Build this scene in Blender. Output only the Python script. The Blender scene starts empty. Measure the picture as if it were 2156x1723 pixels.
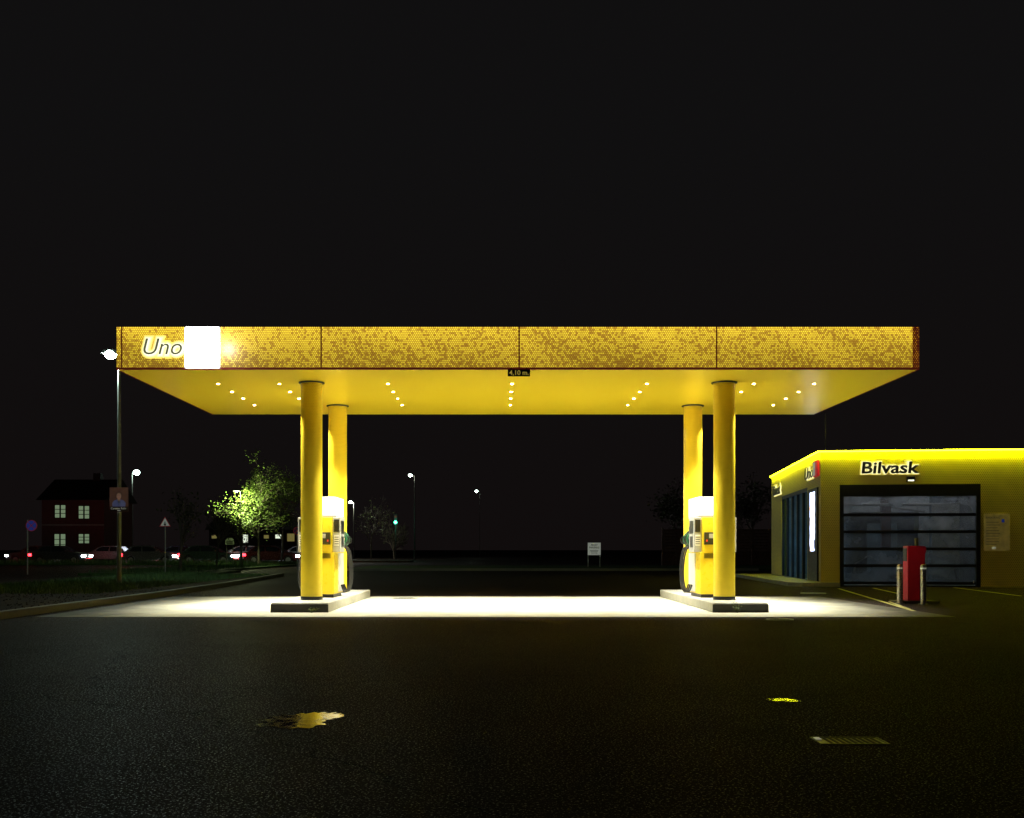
import bpy, bmesh, math, random
from mathutils import Vector, Matrix
random.seed(7)
S = bpy.context.scene; C = S.collection
PI = math.pi
F = 2300.0; HX = 1050.0; HY = 1157.0; H = 1.156
def P(px, py, d): return Vector(((px-HX)/F*d, d, H+(HY-py)/F*d))
def G(px, py):
    d = F*H/(py-HY); return Vector(((px-HX)/F*d, d, 0))

# ------------------------------------------------------------------ materials
def node(nt, t, **k):
    n = nt.nodes.new(t)
    for a, b in k.items(): setattr(n, a, b)
    return n
def put(nt, sock, v):
    if isinstance(v, bpy.types.NodeSocket): nt.links.new(v, sock)
    else: sock.default_value = v
def mth(nt, op, a, b=None, c=None, clamp=False):
    n = node(nt, 'ShaderNodeMath', operation=op); n.use_clamp = clamp
    put(nt, n.inputs[0], a)
    if b is not None: put(nt, n.inputs[1], b)
    if c is not None: put(nt, n.inputs[2], c)
    return n.outputs[0]
def mixc(nt, f, a, b):
    n = node(nt, 'ShaderNodeMix', data_type='RGBA')
    put(nt, n.inputs[0], f)
    put(nt, n.inputs[6], a if not isinstance(a, tuple) else (*a[:3], 1))
    put(nt, n.inputs[7], b if not isinstance(b, tuple) else (*b[:3], 1))
    return n.outputs[2]
def noise(nt, vec, scale, detail=4, rough=.55, dist=0):
    n = node(nt, 'ShaderNodeTexNoise'); nt.links.new(vec, n.inputs['Vector'])
    n.inputs['Scale'].default_value = scale; n.inputs['Detail'].default_value = detail
    n.inputs['Roughness'].default_value = rough; n.inputs['Distortion'].default_value = dist
    return n.outputs['Fac']
def ramp(nt, f, lo, hi, a=0., b=1.):
    n = node(nt, 'ShaderNodeMapRange'); put(nt, n.inputs[0], f)
    n.inputs[1].default_value = lo; n.inputs[2].default_value = hi
    n.inputs[3].default_value = a; n.inputs[4].default_value = b
    return n.outputs[0]
def newmat(name):
    m = bpy.data.materials.new(name); m.use_nodes = True
    nt = m.node_tree; b = nt.nodes['Principled BSDF']
    tc = node(nt, 'ShaderNodeTexCoord')
    return m, nt, b, tc.outputs['Object']
def mat(name, col, rough=.5, metal=0., emit=None, es=0., var=.2, sc=5., bump=0., bsc=60., spec=.5, rv=.08):
    m, nt, b, oc = newmat(name)
    n = noise(nt, oc, sc)
    d = tuple(c*(1-var) for c in col); l = tuple(min(1, c*(1+var)) for c in col)
    put(nt, b.inputs['Base Color'], mixc(nt, ramp(nt, n, .3, .7), d, l))
    put(nt, b.inputs['Roughness'], ramp(nt, noise(nt, oc, sc*2.3), .3, .7, max(0.02, rough-rv), min(1, rough+rv)))
    b.inputs['Metallic'].default_value = metal
    b.inputs['Specular IOR Level'].default_value = spec
    if emit:
        b.inputs['Emission Color'].default_value = (*emit, 1); b.inputs['Emission Strength'].default_value = es
    if bump:
        bn = node(nt, 'ShaderNodeBump'); bn.inputs['Strength'].default_value = 1
        bn.inputs['Distance'].default_value = bump
        nt.links.new(noise(nt, oc, bsc, 3), bn.inputs['Height']); nt.links.new(bn.outputs[0], b.inputs['Normal'])
    return m
def hexdots(nt, oc, pitch, rad, polar=None):
    sp = node(nt, 'ShaderNodeSeparateXYZ'); nt.links.new(oc, sp.inputs[0])
    x, y, z = sp.outputs
    if polar: u = mth(nt, 'MULTIPLY', mth(nt, 'ARCTAN2', y, x), polar)
    else: u = mth(nt, 'ADD', x, y)
    uu = mth(nt, 'DIVIDE', u, pitch); vv = mth(nt, 'DIVIDE', z, pitch*.866)
    row = mth(nt, 'FLOOR', vv)
    off = mth(nt, 'MULTIPLY', mth(nt, 'FLOORED_MODULO', row, 2.), .5)
    uo = mth(nt, 'ADD', uu, off)
    fx = mth(nt, 'SUBTRACT', mth(nt, 'FRACT', uo), .5)
    fy = mth(nt, 'MULTIPLY', mth(nt, 'SUBTRACT', mth(nt, 'FRACT', vv), .5), .866)
    dist = mth(nt, 'SQRT', mth(nt, 'ADD', mth(nt, 'MULTIPLY', fx, fx), mth(nt, 'MULTIPLY', fy, fy)))
    mask = ramp(nt, dist, rad-.06, rad+.06, 1., 0.)
    cb = node(nt, 'ShaderNodeCombineXYZ')
    nt.links.new(mth(nt, 'FLOOR', uo), cb.inputs[0]); nt.links.new(row, cb.inputs[1])
    wn = node(nt, 'ShaderNodeTexWhiteNoise', noise_dimensions='2D'); nt.links.new(cb.outputs[0], wn.inputs['Vector'])
    return mask, wn.outputs['Value'], z, u

def fascia_mat():
    m, nt, b, oc = newmat('perforated_backlit_yellow_metal')
    mask, rnd, z, u = hexdots(nt, oc, .038, .40)
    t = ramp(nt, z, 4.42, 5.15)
    al = mth(nt, 'MULTIPLY', mth(nt, 'SUBTRACT', mth(nt, 'MULTIPLY', u, .87), mth(nt, 'MULTIPLY', z, .5)), .30)
    ac = mth(nt, 'MULTIPLY', mth(nt, 'ADD', mth(nt, 'MULTIPLY', u, .5), mth(nt, 'MULTIPLY', z, .87)), 1.7)
    cb = node(nt, 'ShaderNodeCombineXYZ'); nt.links.new(al, cb.inputs[0]); nt.links.new(ac, cb.inputs[1])
    low = noise(nt, cb.outputs[0], 1.0, 4, .55, .2)
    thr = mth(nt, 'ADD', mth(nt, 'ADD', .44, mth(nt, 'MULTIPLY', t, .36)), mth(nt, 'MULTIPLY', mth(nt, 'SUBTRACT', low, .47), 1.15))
    on = mth(nt, 'LESS_THAN', rnd, thr)
    rnd2 = mth(nt, 'FRACT', mth(nt, 'MULTIPLY', rnd, 37.7))
    mm = mth(nt, 'MULTIPLY', ramp(nt, mask, 0, 1, .12, 1.), mth(nt, 'ADD', mth(nt, 'MULTIPLY', on, .50), mth(nt, 'ADD', .30, mth(nt, 'MULTIPLY', rnd2, .20))))
    col = mixc(nt, mm, (.22, .055, .012), (1.0, .74, .040))
    put(nt, b.inputs['Emission Color'], col)
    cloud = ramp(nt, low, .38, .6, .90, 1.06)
    st = mth(nt, 'MULTIPLY', cloud, mth(nt, 'ADD', mth(nt, 'MULTIPLY', mth(nt, 'POWER', t, 1.5), .62), .68))  # backlight painted as emission, fading from the top edge downwards
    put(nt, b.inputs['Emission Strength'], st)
    put(nt, b.inputs['Base Color'], mixc(nt, mm, (.10, .035, .01), (.5, .38, .06)))
    b.inputs['Roughness'].default_value = .45
    return m
def perf_mat(name, col, dark, pitch, rad, z0=None, z1=None, polar=None, rough=.35):
    m, nt, b, oc = newmat(name)
    mask, rnd, z, u = hexdots(nt, oc, pitch, rad, polar)
    if z0 is not None: mask = mth(nt, 'MULTIPLY', mask, ramp(nt, z, z0, z1))
    n = ramp(nt, noise(nt, oc, 3.), .3, .7, .94, 1.04)
    base = mixc(nt, mask, col, dark)
    vm = node(nt, 'ShaderNodeVectorMath', operation='SCALE'); nt.links.new(base, vm.inputs[0]); nt.links.new(n, vm.inputs['Scale'])
    nt.links.new(vm.outputs[0], b.inputs['Base Color'])
    b.inputs['Roughness'].default_value = rough
    return m
def edge_mat():
    m, nt, b, oc = newmat('dark_red_perforated_edge')
    mask, rnd, z, u = hexdots(nt, oc, .038, .30)
    put(nt, b.inputs['Base Color'], mixc(nt, mask, (.14, .012, .008), (.4, .2, .02)))
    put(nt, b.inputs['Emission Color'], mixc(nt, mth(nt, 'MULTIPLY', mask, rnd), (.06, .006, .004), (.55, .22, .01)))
    b.inputs['Emission Strength'].default_value = .8  # weak emission painted in, as no lamp reaches this edge
    return m
def asphalt():
    m, nt, b, oc = newmat('worn_damp_asphalt')
    n1 = noise(nt, oc, .35, 5, .6); n2 = noise(nt, oc, 70., 2, .6); n3 = noise(nt, oc, .55, 5, .6, .3)
    c = mixc(nt, ramp(nt, n1, .3, .7), (.018, .012, .011), (.028, .019, .017))
    sp = ramp(nt, n2, .59, .66)
    c = mixc(nt, sp, c, (.12, .105, .10))  # pale specks paint glints into the colour; gloss follows the same mask
    vo = node(nt, 'ShaderNodeTexVoronoi', feature='DISTANCE_TO_EDGE'); vo.inputs['Scale'].default_value = .17
    dv = node(nt, 'ShaderNodeVectorMath', operation='ADD'); nt.links.new(oc, dv.inputs[0])
    nn = node(nt, 'ShaderNodeTexNoise'); nn.inputs['Scale'].default_value = 2.5; nn.inputs['Detail'].default_value = 6
    nt.links.new(oc, nn.inputs['Vector'])
    sc = node(nt, 'ShaderNodeVectorMath', operation='SCALE'); nt.links.new(nn.outputs['Color'], sc.inputs[0]); sc.inputs['Scale'].default_value = .5
    nt.links.new(sc.outputs[0], dv.inputs[1]); nt.links.new(dv.outputs[0], vo.inputs['Vector'])
    crack = ramp(nt, vo.outputs['Distance'], 0, .003, 1, 0)
    c = mixc(nt, mth(nt, 'MULTIPLY', crack, .7), c, (.006, .006, .006))
    put(nt, b.inputs['Base Color'], c)
    patch = ramp(nt, n3, .38, .64, .18, .85)
    put(nt, b.inputs['Roughness'], ramp(nt, sp, 0., 1., .82, .36))
    put(nt, b.inputs['Specular IOR Level'], mth(nt, 'ADD', mth(nt, 'MULTIPLY', mth(nt, 'MULTIPLY', sp, patch), .70), .012))
    b.inputs['Specular Tint'].default_value = (1, .88, .90, 1)
    bn = node(nt, 'ShaderNodeBump'); bn.inputs['Strength'].default_value = 1.; bn.inputs['Distance'].default_value = .007
    nt.links.new(mth(nt, 'SUBTRACT', noise(nt, oc, 48., 3, .6), crack), bn.inputs['Height']); nt.links.new(bn.outputs[0], b.inputs['Normal'])
    return m
def concrete(name, a, bcol, rough=.7):
    m, nt, b, oc = newmat(name)
    n1 = noise(nt, oc, .8, 6, .65, .5); n2 = noise(nt, oc, 12., 4); n3 = noise(nt, oc, 120., 2)
    c = mixc(nt, ramp(nt, n1, .35, .65), a, bcol)
    c = mixc(nt, ramp(nt, n2, .55, .75, 0, .4), c, tuple(x*.5 for x in a))
    c = mixc(nt, ramp(nt, n3, .6, .7, 0, .5), c, tuple(x*.55 for x in a))
    put(nt, b.inputs['Base Color'], c); b.inputs['Roughness'].default_value = rough
    bn = node(nt, 'ShaderNodeBump'); bn.inputs['Distance'].default_value = .004
    nt.links.new(n3, bn.inputs['Height']); nt.links.new(bn.outputs[0], b.inputs['Normal'])
    return m
def padmat():
    m, nt, b, oc = newmat('pale_forecourt_concrete')
    n1 = noise(nt, oc, .8, 6, .65, .5); n2 = noise(nt, oc, 12., 4); n3 = noise(nt, oc, 120., 2)
    c = mixc(nt, ramp(nt, n1, .35, .65), (.44, .43, .34), (.60, .59, .47))
    c = mixc(nt, ramp(nt, n2, .55, .75, 0, .4), c, (.22, .21, .17))
    c = mixc(nt, ramp(nt, n3, .6, .7, 0, .5), c, (.24, .23, .18))
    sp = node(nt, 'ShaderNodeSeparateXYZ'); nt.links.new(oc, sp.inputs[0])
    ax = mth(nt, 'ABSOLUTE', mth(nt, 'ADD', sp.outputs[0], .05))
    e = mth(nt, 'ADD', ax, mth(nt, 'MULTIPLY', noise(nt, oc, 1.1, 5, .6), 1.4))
    c = mixc(nt, ramp(nt, e, 6.6, 8.2), c, (.05, .045, .035))  # fade of the light pool at the slab ends, painted into the colour
    put(nt, b.inputs['Base Color'], c); b.inputs['Roughness'].default_value = .75
    bn = node(nt, 'ShaderNodeBump'); bn.inputs['Distance'].default_value = .004
    nt.links.new(n3, bn.inputs['Height']); nt.links.new(bn.outputs[0], b.inputs['Normal'])
    return m
def glassmat(name, tint, fac=.14, glass_haze=.0):
    m = bpy.data.materials.new(name); m.use_nodes = True; nt = m.node_tree
    nt.nodes.clear(); o = node(nt, 'ShaderNodeOutputMaterial')
    t = node(nt, 'ShaderNodeBsdfTransparent'); t.inputs[0].default_value = (*tint, 1)
    g = node(nt, 'ShaderNodeBsdfGlossy'); g.inputs['Roughness'].default_value = .05
    tc = node(nt, 'ShaderNodeTexCoord')
    f = ramp(nt, noise(nt, tc.outputs['Object'], 1.5), .3, .7, fac*.7, fac*1.3)
    mx = node(nt, 'ShaderNodeMixShader'); nt.links.new(f, mx.inputs[0])
    nt.links.new(t.outputs[0], mx.inputs[1]); nt.links.new(g.outputs[0], mx.inputs[2])
    out = mx.outputs[0]
    if glass_haze:
        df = node(nt, 'ShaderNodeBsdfTranslucent'); df.inputs[0].default_value = (.7, .71, .73, 1)  # greyish haze and reflections on the glass, put in as a translucent mix
        m2 = node(nt, 'ShaderNodeMixShader'); nt.links.new(ramp(nt, noise(nt, tc.outputs['Object'], .9, 4), .35, .65, glass_haze*.3, glass_haze*1.7), m2.inputs[0])
        nt.links.new(out, m2.inputs[1]); nt.links.new(df.outputs[0], m2.inputs[2]); out = m2.outputs[0]
    nt.links.new(out, o.inputs[0])
    return m
def brickmat():
    m, nt, b, oc = newmat('dark_red_brick')
    sp = node(nt, 'ShaderNodeSeparateXYZ'); nt.links.new(oc, sp.inputs[0])
    cb = node(nt, 'ShaderNodeCombineXYZ'); nt.links.new(mth(nt, 'ADD', sp.outputs[0], sp.outputs[1]), cb.inputs[0]); nt.links.new(sp.outputs[2], cb.inputs[1])
    br = node(nt, 'ShaderNodeTexBrick'); nt.links.new(cb.outputs[0], br.inputs['Vector']); br.inputs['Scale'].default_value = 2.2
    br.inputs['Color1'].default_value = (.042, .012, .010, 1); br.inputs['Color2'].default_value = (.03, .009, .008, 1); br.inputs['Mortar'].default_value = (.034, .024, .022, 1)
    nt.links.new(br.outputs['Color'], b.inputs['Base Color']); b.inputs['Roughness'].default_value = .95; b.inputs['Specular IOR Level'].default_value = .1
    return m
def glyph_mat():
    m, nt, b, oc = newmat('broken_white_led_display')
    n = noise(nt, oc, 3.4, 3, .6)
    b.inputs['Base Color'].default_value = (.02, .02, .03, 1)
    put(nt, b.inputs['Emission Color'], mixc(nt, ramp(nt, noise(nt, oc, 3.1, 1), .60, .66), (.58, .68, 1.), (1., .60, .35)))
    put(nt, b.inputs['Emission Strength'], ramp(nt, n, .38, .52, .35, 6.))
    return m

YEL = (.94, .69, .028)
M = {}
M['asphalt'] = asphalt()
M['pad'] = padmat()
M['island'] = concrete('island_concrete', (.36, .35, .3), (.5, .48, .42))
M['kerb'] = concrete('kerb_concrete', (.04, .037, .030), (.06, .055, .045))
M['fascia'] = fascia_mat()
M['edge'] = edge_mat()
M['soffit'] = mat('yellow_soffit_panel', YEL, .3, var=.012, sc=.4, rv=.02)
M['column'] = perf_mat('yellow_column_perforated_top', (.95, .72, .04), (.55, .32, .012), .034, .30, 3.0, 3.6, polar=.207, rough=.28)
M['wall'] = perf_mat('yellow_perforated_wall', (.80, .68, .14), (.38, .30, .05), .06, .25, rough=.5)
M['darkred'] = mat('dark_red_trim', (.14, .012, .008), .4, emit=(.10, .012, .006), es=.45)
M['yellow'] = mat('yellow_painted_metal', (.94, .69, .03), .32, var=.03)
M['white'] = mat('white_painted_metal', (.82, .82, .8), .35, var=.04)
M['whitelit'] = mat('white_lit_head_panel', (.8, .8, .78), .4, emit=(1, .99, .93), es=.75, var=.03)
M['grey'] = mat('grey_plastic', (.42, .42, .40), .45, var=.08)
M['dark'] = mat('dark_metal', (.02, .02, .022), .4)
M['black'] = mat('black_plastic', (.012, .012, .012), .35)
M['rubber'] = mat('black_rubber', (.01, .01, .011), .5)
M['green'] = mat('green_plastic', (.02, .13, .05), .4)
M['red'] = mat('red_powder_coat', (.50, .010, .045), .38, var=.08)
M['steel'] = mat('brushed_stainless_steel', (.5, .48, .44), .3, metal=.9, var=.08, sc=20)
M['galv'] = mat('galvanised_steel', (.28, .29, .28), .55, metal=.5, bump=.001)
M['polefar'] = mat('weathered_lamp_pole', (.05, .05, .048), .8, spec=.2)
M['text_dark'] = mat('dark_letter_face', (.05, .055, .035), .5)
M['text_uno'] = mat('olive_letter_face', (.05, .055, .03), .8, emit=(.14, .15, .08), es=.7, spec=.05)  # weak emission in place of the glow falling on the letters
M['sign_blue_white'] = mat('bright_white_lightbox', (.8, .8, .8), .5, emit=(.86, .88, 1.), es=9, var=.02)
for i, (c_, e_) in enumerate((((1, .98, .72), 1.4), ((1, .95, .56), 1.2), ((1, .90, .40), 1.1), ((1, .84, .26), 1.0), ((1, .78, .15), .93))):
    M['halo%d' % i] = mat('painted_glow', (.7, .6, .2), .5, emit=c_, es=e_, var=.02)  # glow around the letters painted as emissive outlines, weaker with each step
for i, (c_, e_) in enumerate((((1, .97, .55), 1.0), ((.95, .88, .30), .75), ((.85, .75, .16), .5), ((.75, .64, .08), .3))):
    M['whalo%d' % i] = mat('painted_wall_glow', (.6, .5, .08), .5, emit=c_, es=e_, var=.02)  # wall lettering glow, also painted in stepped emissive outlines
M['glyph'] = glyph_mat()
M['lamp'] = mat('downlight_lens', (.8, .8, .8), .4, emit=(1, .96, .78), es=60, var=.02)
M['street'] = mat('street_lamp_lens', (.8, .8, .8), .4, emit=(.72, 1, .86), es=60, var=.02)
M['led'] = mat('yellow_led_strip', (.8, .8, .05), .4, emit=(.90, .97, .004), es=55., var=.02)
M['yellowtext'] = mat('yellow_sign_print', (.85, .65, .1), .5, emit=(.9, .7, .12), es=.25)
M['glass'] = glassmat('door_glass', (.74, .76, .78), .16, .22)
M['inside'] = mat('painted_interior_wall', (.36, .36, .35), .6, var=.35, sc=1.2)
M['paint'] = mat('yellow_road_paint', (.50, .46, .16), .7, var=.5, sc=9)
M['brick'] = brickmat()
M['roof'] = mat('dark_roof_tiles', (.012, .010, .010), .95, spec=.05)
M['winlit'] = mat('lit_window_glass', (.1, .1, .1), .2, emit=(.34, .48, .28), es=.40, var=.3)
M['bark'] = mat('bark', (.07, .055, .04), .9, bump=.01, bsc=12)
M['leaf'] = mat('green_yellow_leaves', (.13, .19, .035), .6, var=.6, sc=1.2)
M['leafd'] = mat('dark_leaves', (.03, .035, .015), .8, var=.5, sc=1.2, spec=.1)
M['grass'] = mat('grass_blades', (.04, .085, .022), .8, var=.4, sc=2)
M['soil'] = mat('brown_earth_bed', (.022, .016, .010), .95, var=.5, sc=25, bump=.02, bsc=18, spec=.05)
M['turf'] = mat('rough_turf', (.035, .07, .022), .9, var=.5, sc=9, bump=.03, bsc=25, spec=.1)
M['wood'] = mat('dark_wooden_fence_boards', (.10, .045, .03), .8, var=.4)
M['puddle'] = mat('still_rain_water', (.004, .004, .004), .12, var=.02, spec=.35, bump=.0015, bsc=14)
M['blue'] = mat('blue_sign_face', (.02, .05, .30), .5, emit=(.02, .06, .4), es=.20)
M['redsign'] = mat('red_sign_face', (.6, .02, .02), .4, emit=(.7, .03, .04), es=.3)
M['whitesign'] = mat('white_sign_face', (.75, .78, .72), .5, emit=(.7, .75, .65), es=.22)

# ------------------------------------------------------------------ mesh builder
class MB:
    def __init__(s): s.v = []; s.f = []; s.sm = []
    def add(s, vs, fs, smooth=False):
        o = len(s.v); s.v += [tuple(v) for v in vs]
        s.f += [tuple(i+o for i in f) for f in fs]; s.sm += [smooth]*len(fs); return s
    def box(s, x0, x1, y0, y1, z0, z1):
        vs = [(x0,y0,z0),(x1,y0,z0),(x1,y1,z0),(x0,y1,z0),(x0,y0,z1),(x1,y0,z1),(x1,y1,z1),(x0,y1,z1)]
        return s.add(vs, [(3,2,1,0),(4,5,6,7),(0,1,5,4),(1,2,6,5),(2,3,7,6),(3,0,4,7)])
    def cyl(s, p0, p1, r0, r1=None, n=16, caps=True):
        p0 = Vector(p0); p1 = Vector(p1); r1 = r0 if r1 is None else r1
        a = (p1-p0).normalized(); t = a.orthogonal().normalized(); b = a.cross(t)
        vs = [p0+(t*math.cos(2*PI*i/n)+b*math.sin(2*PI*i/n))*r0 for i in range(n)] + [p1+(t*math.cos(2*PI*i/n)+b*math.sin(2*PI*i/n))*r1 for i in range(n)]
        s.add(vs, [(i, (i+1)%n, n+(i+1)%n, n+i) for i in range(n)], True)
        if caps: s.add(vs, [tuple(reversed(range(n))), tuple(range(n, 2*n))])
        return s
    def tube(s, pts, r, n=8):
        pts = [Vector(p) for p in pts]; rs = r if isinstance(r, list) else [r]*len(pts)
        vs = []; t = None
        for i, p in enumerate(pts):
            a = (pts[min(i+1, len(pts)-1)]-pts[max(i-1, 0)]).normalized()
            if t is None: t = a.orthogonal().normalized()
            else: t = (t-a*t.dot(a)).normalized()
            b = a.cross(t)
            vs += [p+(t*math.cos(2*PI*k/n)+b*math.sin(2*PI*k/n))*rs[i] for k in range(n)]
        fs = [(i*n+k, i*n+(k+1)%n, (i+1)*n+(k+1)%n, (i+1)*n+k) for i in range(len(pts)-1) for k in range(n)]
        s.add(vs, fs, True); m = len(pts)-1
        s.add(vs, [tuple(reversed(range(n))), tuple(range(m*n, m*n+n))]); return s
    def lathe(s, prof, n=24, c=(0,0)):
        vs = [(c[0]+r*math.cos(2*PI*k/n), c[1]+r*math.sin(2*PI*k/n), z) for r, z in prof for k in range(n)]
        fs = [(i*n+k, i*n+(k+1)%n, (i+1)*n+(k+1)%n, (i+1)*n+k) for i in range(len(prof)-1) for k in range(n)]
        return s.add(vs, fs, True)
    def prism_y(s, poly, y0, y1):
        n = len(poly); vs = [(x, y0, z) for x, z in poly]+[(x, y1, z) for x, z in poly]
        return s.add(vs, [tuple(range(n)), tuple(reversed(range(n, 2*n)))]+[(i, n+i, n+(i+1)%n, (i+1)%n) for i in range(n)])
    def prism_z(s, poly, z0, z1):
        n = len(poly); vs = [(x, y, z0) for x, y in poly]+[(x, y, z1) for x, y in poly]
        return s.add(vs, [tuple(reversed(range(n))), tuple(range(n, 2*n))]+[(i, (i+1)%n, n+(i+1)%n, n+i) for i in range(n)])
    def build(s, name, m, parent=None, loc=None, bevel=0, rot=None, fix=True):
        me = bpy.data.meshes.new(name); me.from_pydata(s.v, [], s.f)
        me.polygons.foreach_set('use_smooth', s.sm)
        if fix:
            bm = bmesh.new(); bm.from_mesh(me); bmesh.ops.recalc_face_normals(bm, faces=bm.faces); bm.to_mesh(me); bm.free()
        me.materials.append(M[m] if isinstance(m, str) else m); me.update()
        o = bpy.data.objects.new(name, me); C.objects.link(o)
        if parent: o.parent = parent
        if loc is not None: o.location = loc
        if rot is not None: o.rotation_euler = rot
        if bevel:
            b = o.modifiers.new('Bevel', 'BEVEL'); b.width = bevel; b.segments = 2; b.limit_method = 'ANGLE'
        return o
def tag(o, label, cat, group=None):
    o['label'] = label; o['category'] = cat
    if group: o['group'] = group
    return o
def struct(o, label=None):
    o['kind'] = 'structure'
    return o
def thing(name, loc, label, cat, group=None, rz=0):
    o = bpy.data.objects.new(name, None); C.objects.link(o); o.location = loc; o.rotation_euler = (0, 0, rz)
    o.empty_display_size = .3
    return tag(o, label, cat, group)
def kids(o): return [c for c in bpy.data.objects if c.parent == o]
def copy_tree(o, parent=None):
    c = o.copy(); C.objects.link(c)
    if parent: c.parent = parent
    for ch in kids(o): copy_tree(ch, c)
    return c
def textobj(name, s, size, m, parent, loc, rot=(PI/2, 0, 0), ext=.01, off=0., shear=0., width=None, align='LEFT', height=None):
    cu = bpy.data.curves.new(name, 'FONT'); cu.body = s; cu.size = size; cu.extrude = ext; cu.offset = off; cu.shear = shear
    cu.align_x = align; cu.resolution_u = 4
    t = bpy.data.objects.new('tmp', cu); C.objects.link(t)
    dg = bpy.context.evaluated_depsgraph_get(); me = bpy.data.meshes.new_from_object(t.evaluated_get(dg))
    bpy.data.objects.remove(t)
    xs = [v.co.x for v in me.vertices]; ys = [v.co.y for v in me.vertices]
    if width:
        k = width/(max(xs)-min(xs)); x0 = min(xs)
        for v in me.vertices: v.co.x = (v.co.x-x0)*k
    if height:
        k = height/(max(ys)-min(ys)); y0 = min(ys)
        for v in me.vertices: v.co.y = (v.co.y-y0)*k
    me.materials.clear(); me.materials.append(M[m])
    o = bpy.data.objects.new(name, me); C.objects.link(o); o.parent = parent; o.location = loc; o.rotation_euler = rot
    return o
def light(name, kind, loc, power, col, parent=None, size=.05, angle=None, blend=.3, rot=None):
    l = bpy.data.lights.new(name, kind); l.energy = power; l.color = col
    if kind in ('POINT', 'SPOT'): l.shadow_soft_size = size
    if kind == 'SPOT': l.spot_size = math.radians(angle); l.spot_blend = blend
    if kind == 'AREA': l.size = size
    o = bpy.data.objects.new(name, l); C.objects.link(o); o.location = loc
    if rot: o.rotation_euler = rot
    if parent: o.parent = parent
    return o
def haloed(parent, s, size, loc, w, h, mats, face, step, shear=0., off=0., rot=(PI/2, 0, 0), out=(0, -1), front=.07):
    n = len(mats); dx, dy = out
    for i, m in enumerate(mats):
        g = step*(i+1); k = .006*(n-i)
        ax = Matrix.Rotation(rot[2], 3, 'Z') @ Vector((1, 0, 0))
        l = Vector(loc)-ax*g*.9+Vector((dx*k, dy*k, -g*.9))
        textobj('halo', s, size, m, parent, l, rot=rot, ext=.002, off=off+g*.9, shear=shear, width=w+2*g*.9, height=h+2*g*.9)
    textobj('lettering', s, size, face, parent, Vector(loc)+Vector((dx*front, dy*front, 0)), rot=rot, ext=.01, off=off, shear=shear, width=w, height=h)

# ------------------------------------------------------------------ setting
def sheet(name, poly, z, m, z2=None):
    mb = MB()
    if z2 is None: mb.add([(x, y, z) for x, y in poly], [tuple(range(len(poly)))])
    else: mb.prism_z(poly, z, z2)
    o = mb.build(name, m)
    return struct(o)
mb = MB()
mb.add([(-900, -30, 0), (900, -30, 0), (900, 1500, 0), (-900, 1500, 0)], [(0, 1, 2, 3)])
struct(mb.build('ground', 'asphalt'))
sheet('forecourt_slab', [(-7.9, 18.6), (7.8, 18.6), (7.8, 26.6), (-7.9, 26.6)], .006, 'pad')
sheet('planting_bed', [(-12.2, 17.5), (-8.35, 17.5), (-8.35, 27), (-8.6, 34), (-9.4, 47), (-12.4, 47)], -.05, 'soil', .09)
sheet('kerb', [(-8.34, 17.5), (-8.18, 17.5), (-8.18, 27), (-8.43, 34), (-9.23, 47), (-9.39, 47), (-8.59, 34), (-8.34, 27)], -.05, 'kerb', .13)
sheet('grass_verge', [(-14.2, 17.5), (-12.21, 17.5), (-12.41, 47), (-13.2, 56), (-14.4, 56)], -.05, 'turf', .10)
sheet('tree_verge', [(-18.5, 48), (-14.45, 48), (-13.9, 84), (-18.5, 84)], -.05, 'turf', .11)
sheet('roadside_verge', [(-90, 80), (-18.51, 80), (-18.51, 83.5), (-90, 83.5)], -.05, 'turf', .11)
sheet('far_verge', [(-90, 98), (-8, 98), (-8, 103), (-90, 103)], -.05, 'turf', .11)
M['kerb2'] = concrete('lot_kerb_concrete', (.16, .15, .13), (.24, .22, .2))
sheet('lot_kerb', [(-8.2, 58.8), (14, 58.8), (14, 59.05), (-8.2, 59.05)], -.05, 'kerb2', .13)
sheet('lot_lawn', [(-8.2, 59.06), (30, 59.06), (30, 72), (-8.2, 72)], -.05, 'turf', .10)

def blades(poly_pts, n, h, name, label, z=.1, w=.012):
    mb = MB()
    (x0, y0), (x1, y1) = poly_pts
    for i in range(n):
        x = random.uniform(x0, x1); y = random.uniform(y0, y1); hh = h*random.uniform(.4, 1.2); a = random.uniform(0, PI)
        dx = math.cos(a)*w; dy = math.sin(a)*w; lx = random.uniform(-.3, .3)*hh; ly = random.uniform(-.3, .3)*hh
        mb.add([(x-dx, y-dy, z), (x+dx, y+dy, z), (x+lx, y+ly, z+hh)], [(0, 1, 2)])
    o = mb.build(name, 'grass', fix=False); o['kind'] = 'stuff'; tag(o, label, 'grass'); return o
blades(((-14.0, 18), (-12.0, 46)), 14000, .16, 'grass', 'short rough grass on the strip beside the street lamp with the poster')
blades(((-12.0, 26), (-9.6, 46)), 7000, .10, 'grass', 'thin low grass growing over the rear of the planting bed', z=.09)
blades(((-60, 80.3), (-18.6, 83.3)), 6000, .35, 'tall_grass', 'tall dark grass along the near edge of the main road', w=.03)
blades(((-18.3, 48.5), (-14.6, 83)), 6000, .22, 'grass', 'rough grass under the row of roadside trees', w=.02)
mb = MB()
for i in range(700):
    x = random.uniform(-12.0, -8.5); y = random.uniform(17.7, 30); r = random.uniform(.010, .028)
    vs = [(x+r*math.cos(k*PI/2.5)*random.uniform(.7, 1.2), y+r*math.sin(k*PI/2.5), .088) for k in range(5)]+[(x, y, .09+r)]
    mb.add(vs, [(k, (k+1) % 5, 5) for k in range(5)])
o = mb.build('gravel', 'soil', fix=False); o['kind'] = 'stuff'; tag(o, 'brown stones and clods strewn over the planting bed', 'gravel')

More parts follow.
